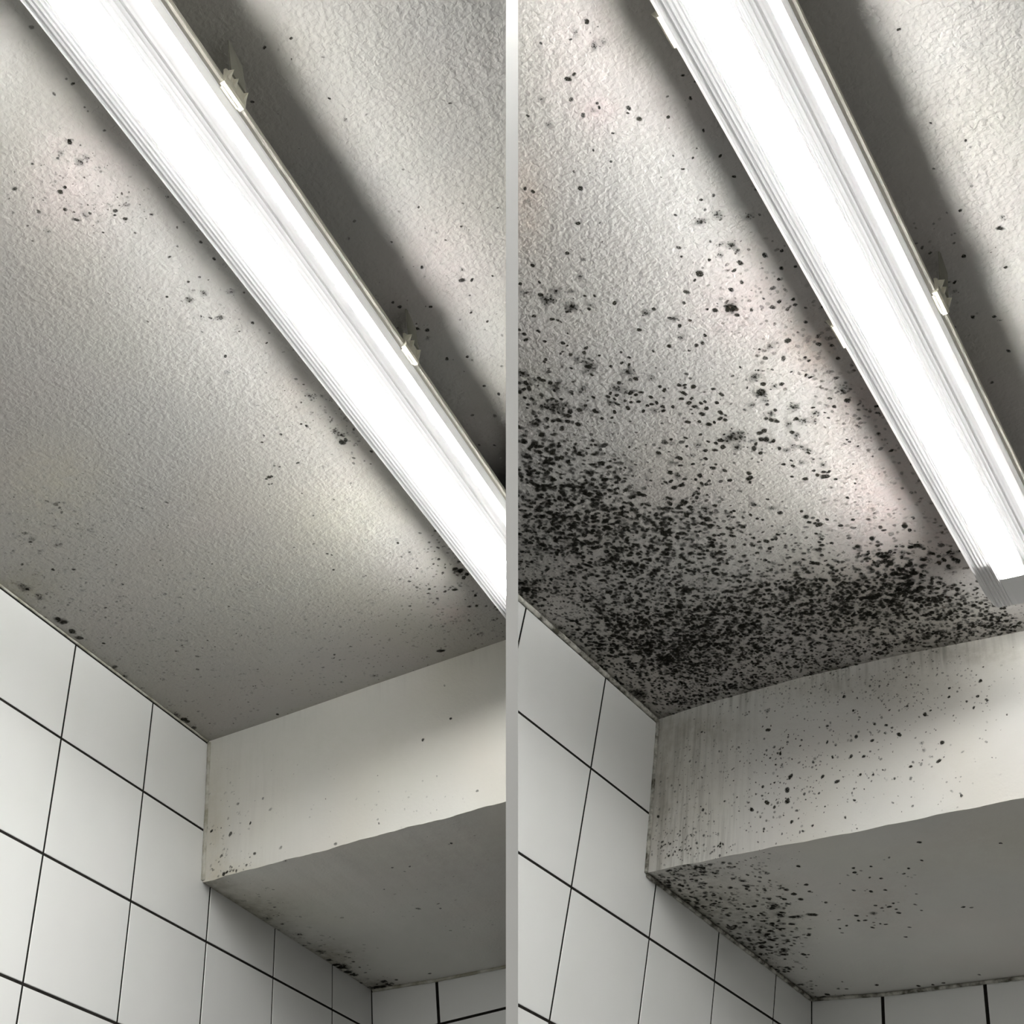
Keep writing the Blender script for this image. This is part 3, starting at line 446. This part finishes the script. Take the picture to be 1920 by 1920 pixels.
def make_beam(name, room, side, x1, top, bot, back, ydepth, data, mat, seed, drip, speck_b, speck_s):
    """boxed-in beam: front face and soffit of one plastered solid"""
    (sb, cb, tb), (ss, cs, ts) = data
    F = Field()
    bx, by, bz = bot
    ty = lambda x: np.interp(x, *top)
    def wob(x): return smooth_noise(x * 3, seed, .0011)
    b_y = lambda x: np.interp(x, bx, by)
    b_z = lambda x: np.interp(x, bx, bz) + wob(x)
    def front(x, z, off=0.0):
        t = (-z / -b_z(x)).clip(-.05, 1.02)
        return np.stack([x, ty(x) * (1 - t) + b_y(x) * t - off, z + 0 * x], 1)
    k_z = lambda x: np.interp(x, *back)
    def under(x, y, off=0.0):
        t = ((y - b_y(x)) / (ydepth - b_y(x)))
        return np.stack([x, y + 0 * x, b_z(x) * (1 - t) + k_z(x) * t - off], 1)
    xs = np.arange(0, x1, .006)
    # front
    nz = 48; tt = np.linspace(0, 1, nz)
    X, Tt = np.meshgrid(xs, tt, indexing='ij'); X = X.ravel(); Tt = Tt.ravel(); Z = b_z(X) * Tt
    P = np.stack([X, Z], 1); rgb, am = stain_field(P, tb)
    K = (density_field(P, cb) * speck_b).clip(0, .55)
    D = drip * np.maximum(np.exp(-((X - .07) / .10) ** 2) * (.5 + .5 * Tt), np.exp(-((-Z) / .035) ** 2) * (.35 + .65 * np.sin(X * 17 + 2) ** 2))
    F.add(front(X, Z), np.concatenate([rgb, am[:, None]], 1), K, D, [grid_faces(len(xs), nz, True)], 0)
    # soffit
    ny = 90
    X, Tt = np.meshgrid(xs, np.linspace(0, 1, ny), indexing='ij'); X = X.ravel(); Tt = Tt.ravel()
    Yy = b_y(X) * (1 - Tt) + ydepth * Tt
    P = np.stack([X, Yy], 1); rgb, am = stain_field(P, ts)
    e = np.maximum(np.exp(-X / .014), np.exp(-(ydepth - Yy) / .006)) * (.75 if drip > .3 else .5)
    T = np.concatenate([(rgb * am[:, None] + np.array([.12, .115, .085]) * e[:, None]) / np.maximum(am + e, 1e-5)[:, None], (1 - (1 - am) * (1 - e))[:, None]], 1)
    K = (density_field(P, cs) * speck_s).clip(0, .6)
    F.add(under(X, Yy), T, K, 0 * K, [grid_faces(len(xs), ny, True)], 0)
    # hidden back and top close the solid
    xe = float(xs[-1])
    V = np.array([(0, ydepth, float(k_z(0))), (xe, ydepth, float(k_z(xe))), (xe, ydepth, .02), (0, ydepth, .02), (0, float(ty(0)), .02), (xe, float(ty(xe)), .02),
                  (0, float(ty(0)), 0), (xe, float(ty(xe)), 0)])
    F.add(V, np.zeros((8, 4)), np.zeros(8), np.zeros(8), [np.array([(0, 1, 2, 3), (3, 2, 5, 4), (4, 5, 7, 6)])], 0)
    F.spots(spot_list(sb, cb, seed), lambda x, z, o: front(x, z, o), lambda x, z: .001 < x < x1 - .01 and np.interp(x, bx, bz) + .002 < z < -.001, seed + 1, 1)
    F.spots(spot_list(ss, cs, seed + 5), lambda x, y, o: under(x, y, o), lambda x, y: .001 < x < x1 - .01 and np.interp(x, bx, by) + .001 < y < ydepth - .001, seed + 2, 1)
    me = F.mesh(name); trim(me, room, side)
    return link(name, me, [mat, M_MOULD], room)

def tile_panel(mb, to3, ulines, vlines, gu, gv, u_lo, u_hi, v_hi, seed):
    """tiles between leaning joint lines u = a + s*v and v = b + t*u; to3(u, v, depth) -> point"""
    g = random.Random(seed)
    def X(U, Vv):
        (a, s), (b, t) = U, Vv
        u = (a + s * b) / (1 - s * t); return u, b + t * u
    lo, hi, tp = (u_lo, 0), (u_hi, 0), (v_hi[0], v_hi[1])
    us = [lo] + [q for q in ulines if u_lo + .004 < q[0] < u_hi - .004] + [hi]
    vs = [tp] + vlines
    for i in range(len(us) - 1):
        for j in range(len(vs) - 1):
            c = [X(us[i], vs[j + 1]), X(us[i + 1], vs[j + 1]), X(us[i + 1], vs[j]), X(us[i], vs[j])]
            du = gu / 2; dv = gv / 2; e = .0007
            d = [(du if i else 0, dv), (-du, dv), (-du, -dv if j else 0), (du if i else 0, -dv if j else 0)]
            p = [(c[k][0] + d[k][0], c[k][1] + d[k][1]) for k in range(4)]
            ins = [(p[k][0] + (e, -e, -e, e)[k], p[k][1] + (e, e, -e, -e)[k]) for k in range(4)]
            tl = g.uniform(-.0002, .0002)
            V = [to3(*q, -.003) for q in p] + [to3(*q, -.0006) for q in p] + [to3(*q, tl) for q in ins]
            Fc = []
            for r in (0, 4):
                for k in range(4):
                    m = (k + 1) % 4; Fc.append((r + k, r + m, r + 4 + m, r + 4 + k))
            Fc.append((8, 9, 10, 11)); mb.add(V, Fc, 0)
def wall_left(room, side, ulines, vlines, y1, seed, top):
    mb = MB(); f3 = lambda u, v, d: (d, u, v)
    y0 = -1.55
    mb.box((-.06, y0, -1.62), (-.0009, y1 + .06, .012), 1)
    tile_panel(mb, f3, ulines, vlines, (.0036), .0042, y0, y1, top, seed)
    return build('wall_left', mb, [M_TILE, M_GROUT], room, cut=(room, side))
def wall_back(room, side, y, x1, ulines, vlines, seed, top):
    mb = MB(); f3 = lambda u, v, d: (u, y - d, v)
    mb.box((-.06, y + .0009, -1.62), (x1, y + .06, top[0] + .005), 1)
    tile_panel(mb, f3, ulines, vlines, .0062, .005, .0005, x1, top, seed)
    return build('wall_back', mb, [M_TILE, M_GROUT], room, cut=(room, side))
def bead(name, pts, r, mat, room, side, seed):
    """hand-run sealant line"""
    g = random.Random(seed); P, R = [], []
    for a, b in zip(pts[:-1], pts[1:]):
        a, b = Vector(a), Vector(b); n = max(2, int((b - a).length / .007))
        for i in range(n):
            P.append(tuple(a.lerp(b, i / n) + Vector((g.uniform(-1, 1), g.uniform(-1, 1), g.uniform(-1, 1))) * r * .06)); R.append(r * g.uniform(.92, 1.08))
    P.append(tuple(pts[-1])); R.append(r)
    mb = MB(); mb.tube(P, R, 7)
    return build(name, mb, [mat], room, smooth=True, cut=(room, side))

# ------------------------------------------------------------------ light fitting
def arc(cx, cz, r, a0, a1, n): return [(cx + r * math.cos(math.radians(a0 + (a1 - a0) * i / n)), cz + r * math.sin(math.radians(a0 + (a1 - a0) * i / n))) for i in range(n + 1)]
def make_clip(root, s, v, cut, room, local):
    """spring clip on the sealing rim, with its release lever"""
    mb = MB(); L = .017
    x0, x1 = .0525, .0598
    prof = [(x0, -.0512), (x1 - .002, -.0512), (x1, -.0495), (x1, -.031), (x1 - .002, -.0285), (x0 + .003, -.0285), (x0 + .003, -.031), (x1 - .004, -.033), (x1 - .004, -.048), (x0, -.0490)]
    mb.sweep_y([(s * p[0], p[1]) for p in prof], v - L, v + L, 0, True, True)
    for k, (dv, h) in enumerate(((-.014, .007), (-.004, .0055), (.013, .0055))):   # teeth
        a = v + dv
        mb.add([(s * (x1 - .003), a - .0022, -.031), (s * (x1 - .003), a + .0022, -.031), (s * (x1 + .001), a + .0022, -.045), (s * (x1 + .001), a - .0022, -.045), (s * (x1 + h), a - .001, -.034)],
               [(0, 1, 4), (1, 2, 4), (2, 3, 4), (3, 0, 4), (0, 3, 2, 1)])
    mb.box((min(s * (x0 - .002), s * (x0 + .001)), v - L * .8, -.0518), (max(s * (x0 - .002), s * (x0 + .001)), v + L * .8, -.0498))
    c = build('clip', mb, [M_CLIP], parent=root, cut=cut)
    lv = MB(); t = .0016
    a = [(s * .0600, v - .012, -.030), (s * .0600, v + .014, -.030), (s * .0660, v - .004, -.012), (s * .0665, v - .026, -.003), (s * .0665, v - .030, -.004)]
    b = [(p[0] + s * t, p[1], p[2]) for p in a]
    n = len(a); lv.add(a + b, [tuple(range(n)), tuple(range(2 * n - 1, n - 1, -1))] + [(i, (i + 1) % n, n + (i + 1) % n, n + i) for i in range(n)])
    build('lever', lv, [M_LEVER], parent=c, cut=cut)
FL0, FL1 = .0163, .0430
def make_lamp(room, side, cx, slope, y_end, label, trimmed):
    L = 1.272
    ang = math.atan(slope); y0 = y_end - L * math.cos(ang)
    local = Matrix.Translation((cx(y_end), y_end, 0)) @ Matrix.Rotation(-ang, 4, 'Z')   # +v points to the beam, v = 0 at that end
    root = bpy.data.objects.new('fluorescent_batten', None); COL.objects.link(root)
    root.empty_display_size = .1; root.matrix_world = room @ local
    tag(root, label, 'ceiling light')
    cut = (room, side, local) if trimmed else None
    # housing: shallow tray against the ceiling
    mb = MB()
    out = [(-.052, -.040), (-.050, -.030), (-.040, -.006), (-.036, -.0005), (.036, -.0005), (.040, -.006), (.050, -.030), (.052, -.040)]
    mb.sweep_y(out, -L, 0, 0, True, True)
    build('housing', mb, [M_TRAY], parent=root, cut=cut)
    mb = MB(); mb.box((-.044, -L + .01, -.0425), (.044, -.085, -.0405))
    build('reflector', mb, [M_REFL], parent=root, cut=cut)
    # rim: double ridged cream edge running all round
    mb = MB()
    for s in (-1, 1):
        pr = [(.047, -.0395), (.0535, -.0390), (.0560, -.0400), (.0562, -.0425), (.0545, -.0435), (.0562, -.0450), (.0560, -.0480), (.0535, -.0492), (.0490, -.0488), (.047, -.0470)]
        mb.sweep_y([(s * p[0], p[1]) for p in pr], -L - .004, .004, 0, True, True)
    for v in (-L - .004, -.004): mb.box((-.0555, v, -.0488), (.0555, v + .008, -.0395))
    build('sealing_rim', mb, [M_RIM], parent=root, cut=cut)
    # cover: flat-bottomed trough with flutes near both edges
    half = [(.0502, -.0470), (.0502, -.0522), (.0499, -.0530), (.0497, -.0705), (.0470, -.0755), (.0434, -.0805)]
    half += arc(.0360, -.0845, .0066, 20, -62, 6)
    x = .0384
    z = -.0912
    for k in range(5):                                           # flutes
        half += [(x, z), (x - .0010, z - .0016), (x - .0026, z - .0018), (x - .0038, z - .0004)]
        x -= .0044; z -= .00035
    half += [(x, z - .0006), (.010, z - .0014)]
    prof = [(p[0], p[1]) for p in half] + [(-p[0], p[1]) for p in half[::-1]]
    mb = MB(); n = len(prof)
    mb.sweep_y(prof, -L + .004, -.062, 0, False, False, 1)
    for i in range(n - 1):
        u = abs(prof[i][0] + prof[i + 1][0]) / 2
        if FL0 < u < FL1 and prof[i][1] < -.083: mb.m[i] = 1
        elif u <= FL0: mb.m[i] = 2
        elif -.083 < (prof[i][1] + prof[i + 1][1]) / 2 < -.0706: mb.m[i] = 4
        elif (prof[i][1] + prof[i + 1][1]) / 2 > -.0528: mb.m[i] = 1    # frosted flange added to keep tube light off the rim
    mb.sweep_y(prof, -.062, -.004, 1, False, False, 1)               # frosted last stretch over the lamp holders
    for v, o in ((-.004, 1), (-L + .004, -1)):
        pts = [(p[0], v, p[1]) for p in prof] + [(p[0] * .93, v + o * .004, -.047 + (p[1] + .047) * .93) for p in prof]
        fs = [(i, i + 1, n + i + 1, n + i) for i in range(n - 1)] + [tuple(range(n, 2 * n))]
        mb.add(pts, fs, 1); mb.m[-1] = 3
    build('prismatic_cover', mb, [M_COVER, M_FLUTE, M_LENS, M_END, M_COVER_LOW], parent=root, cut=cut)
    for s in (-1, 1):
        mb = MB(); n = 14
        mb.sweep_y(arc(s * .0215, -.078, .0130, 0, 360 - 360 / n, n - 1), -L + .055, -.095, 0, True, True)
        t = build('fluorescent_tube', mb, [M_TUBE], parent=root, smooth=True, cut=cut)
        for v in (-L + .030, -.095):
            mb = MB(); mb.sweep_y(arc(s * .0215, -.078, .0132, 0, 348, 14), v, v + .022, 0, True, True)
            build('end_cap', mb, [M_RIM], parent=t, cut=cut)
    return root, local, cut

# ================================================================== left washroom: cleaned ceiling
TOP_A = ([0, .137, .328, .582, .95], [.004, .002, -.005, -.011, -.02])
BOT_A = ([0, .06, .147, .31, .55, .95], [.015, .003, 0, 0, 0, 0], [-.258, -.2655, -.270, -.273, -.279, -.289])
BACK_A = ([0, .146, .288, .95], [-.2695, -.282, -.289, -.30])
o = make_ceiling(ROOM_A, -1, 1.25, BEFORE_CEILING_SPOTS, BEFORE_CEILING_CLUSTERS, BEFORE_CEILING_STAINS, M_CEIL_A, 11, .62 - .04, TOP_A, .000012)
tag(o, 'grey textured plaster ceiling with only scattered mould dots, left of the white divider', 'ceiling', 'structure')
o = make_beam('trim_1', ROOM_A, -1, .95, TOP_A, BOT_A, BACK_A, .6, ((BEFORE_BEAM_SPOTS, BEFORE_BEAM_CLUSTERS, BEFORE_BEAM_STAINS), (BEFORE_SOFFIT_SPOTS, BEFORE_SOFFIT_CLUSTERS, BEFORE_SOFFIT_STAINS)),
              M_BEAM_A, 21, .10, .000004, .000008)
tag(o, 'nearly clean cream boxed beam under the ceiling, left of the white divider', 'beam', 'structure')
o = wall_left(ROOM_A, -1, [(-.557 - .2 * k, 0) for k in range(4, 0, -1)] + [(-.557, .002), (-.3565, -.005), (-.1575, .006), (.0425, .016), (.2455, .02), (.4475, .012)],
              [(-.1685, .006), (-.3505, .003), (-.5295, 0), (-.709, 0), (-.8885, 0), (-1.068, 0), (-1.2475, 0), (-1.427, 0), (-1.6, 0)], .6, 31, (-.0065, 0))
tag(o, 'white tiled side wall with thin black joints, beside the cream beam left of the divider', 'wall', 'structure')
o = wall_back(ROOM_A, -1, .6, .9, [(.142 + .19 * k, .0) for k in range(4)], [(-.366, 0), (-.5455, 0), (-.725, 0), (-.9045, 0), (-1.084, 0), (-1.2635, 0), (-1.443, 0), (-1.6, 0)], 32, (-.274, -.06))
tag(o, 'shaded white tiled end wall under the cream beam, left of the divider', 'wall', 'structure')
tag(bead('trim_2', [(.0003, -1.5, -.0022), (.0003, 0, -.0022)], .0019, M_BEAD_A, ROOM_A, -1, 41), 'thin cream caulk line between the dotted ceiling and the tiled wall, left of the divider', 'caulk', 'structure')
tag(bead('trim_3', [(.002, .003, -.004), (.002, .009, -.13), (.002, .013, -.256)], .0036, M_BEAD_A, ROOM_A, -1, 42), 'upright cream caulk line where the clean beam meets the tiles, left of the divider', 'caulk', 'structure')
tag(bead('trim_4', [(.004, .597, -.272), (.146, .597, -.284), (.288, .597, -.291), (.7, .597, -.297)], .0032, M_BEAD_A, ROOM_A, -1, 43), 'pale caulk line along the top of the shaded end wall, left of the divider', 'caulk', 'structure')

# ================================================================== right washroom: mouldy ceiling
TOP_B = ([0, .10, .285, .451, .612, 1.1], [.006, -.004, -.010, -.004, .011, .05])
BOT_B = ([0, .03, .188, .325, .588, 1.1], [.010, .002, 0, 0, 0, 0], [-.282, -.2845, -.281, -.279, -.271, -.258])
BACK_B = ([0, .14, .367, 1.1], [-.283, -.286, -.280, -.268])
o = make_ceiling(ROOM_B, 1, 1.25, AFTER_CEILING_SPOTS, AFTER_CEILING_CLUSTERS, AFTER_CEILING_STAINS, M_CEIL_B, 12, .85, TOP_B, .0000042)
tag(o, 'textured plaster ceiling thick with black mould, right of the white divider', 'ceiling', 'structure')
o = make_beam('trim_5', ROOM_B, 1, 1.1, TOP_B, BOT_B, BACK_B, .565, ((AFTER_BEAM_SPOTS, AFTER_BEAM_CLUSTERS, AFTER_BEAM_STAINS), (AFTER_SOFFIT_SPOTS, AFTER_SOFFIT_CLUSTERS, AFTER_SOFFIT_STAINS)),
              M_BEAM_B, 22, .75, .000004, .000005)
tag(o, 'boxed beam with black specks and brown run marks, right of the white divider', 'beam', 'structure')
o = wall_left(ROOM_B, 1, [(-.572 - .2 * k, .02) for k in range(4, 0, -1)] + [(-.572, .03), (-.372, .04), (-.152, .053), (.061, .07), (.260, .08), (.462, .10)],
              [(-.180, .014), (-.3795, .025), (-.575, .03), (-.773, .03), (-.971, .03), (-1.169, .03), (-1.367, .03), (-1.565, .03)], .565, 33, (-.0095, 0))
tag(o, 'white tiled side wall with thin black joints, beside the mouldy beam right of the divider', 'wall', 'structure')
o = wall_back(ROOM_B, 1, .565, 1.05, [(.138 + .1845 * k, .0) for k in range(5)], [(-.372, 0), (-.57, 0), (-.768, 0), (-.966, 0), (-1.164, 0), (-1.362, 0), (-1.56, 0)], 34, (-.2855, .012))
tag(o, 'shaded white tiled end wall with wide black joints under the mouldy beam, right of the divider', 'wall', 'structure')
tag(bead('trim_6', [(.002, -1.5, -.0055), (.002, 0, -.0055)], .0042, M_BEAD_B, ROOM_B, 1, 44), 'grey mouldy caulk line between the black mould and the tiled wall, right of the divider', 'caulk', 'structure')
tag(bead('trim_7', [(.0015, .003, -.004), (.0015, .006, -.15), (.0015, .008, -.283)], .0034, M_BEAD_B, ROOM_B, 1, 45), 'upright blackened caulk line where the mouldy beam meets the tiles, right of the divider', 'caulk', 'structure')
tag(bead('trim_8', [(.004, .562, -.286), (.14, .562, -.289), (.367, .562, -.283), (1.0, .562, -.273)], .0032, M_BEAD_B, ROOM_B, 1, 46), 'mouldy caulk line along the top of the shaded end wall, right of the divider', 'caulk', 'structure')
tag(bead('trim_9', [(.003, .01, -.286), (.003, .30, -.287), (.003, .56, -.287)], .0032, M_BEAD_B, ROOM_B, 1, 47), 'black dirty caulk line between the mouldy soffit and the tiled side wall', 'caulk', 'structure')

# ================================================================== dividing wall between the two rooms, seen end on
def divider():
    hw = .00497
    def at(d, y):
        v = (y - 960) / F_PX
        return PC * d + PS * v * d, PS * d - PC * v * d + CAM_Z
    a = at(1.0, 2080); b = at(1.0, -420); c = at(3.3, 2080)
    zt = 2.72
    prof = [a, b, (b[0] + (zt - b[1]) * .2, zt), (c[0] + .6, zt), (c[0] + .6, c[1])]
    mb = MB(); n = len(prof)
    mb.add([(-hw, y, z) for y, z in prof] + [(hw, y, z) for y, z in prof],
           [tuple(range(n)), tuple(range(2 * n - 1, n - 1, -1))] + [(i, n + i, n + (i + 1) % n, (i + 1) % n) for i in range(n)])
    mb.m[2] = 1                                                  # the edge strip on the near side
    return build('wall_divider', mb, [M_PANEL, M_DIV])
tag(divider(), 'thin dividing wall seen end on by its pale edge strip, between the two ceilings', 'wall', 'structure')

def light_block_panel(room):
    mb = MB(); mb.box((1.27, -1.2, -1.62), (1.285, .60, .0))  # added out of view to keep ambient light off the soffit
    return build('wall_light_block', mb, [M_PANEL], room)
tag(light_block_panel(ROOM_B), 'unseen dark panel added right of the mouldy washroom to block ambient light', 'wall', 'structure')

# ================================================================== the two light fittings
lamp, loc, cut = make_lamp(ROOM_A, -1, lambda y: .691 - .0012 * (y + .6), -.0012, -.115, 'lit fluorescent batten running into the white divider, over the ceiling with few mould dots', True)
for y in (-1.068, -.688):
    for s in (-1, 1): make_clip(lamp, s, y + .115, cut, ROOM_A, loc)
lamp, loc, cut = make_lamp(ROOM_B, 1, lambda y: .757 - .085 * (y + .9), -.085, -.172, 'lit fluorescent batten on the mouldy ceiling, its whole far end in view', False)
for y in (-1.072, -.664):
    for s in (-1, 1): make_clip(lamp, s, (y + .172) * 1.0036, cut, ROOM_B, loc)
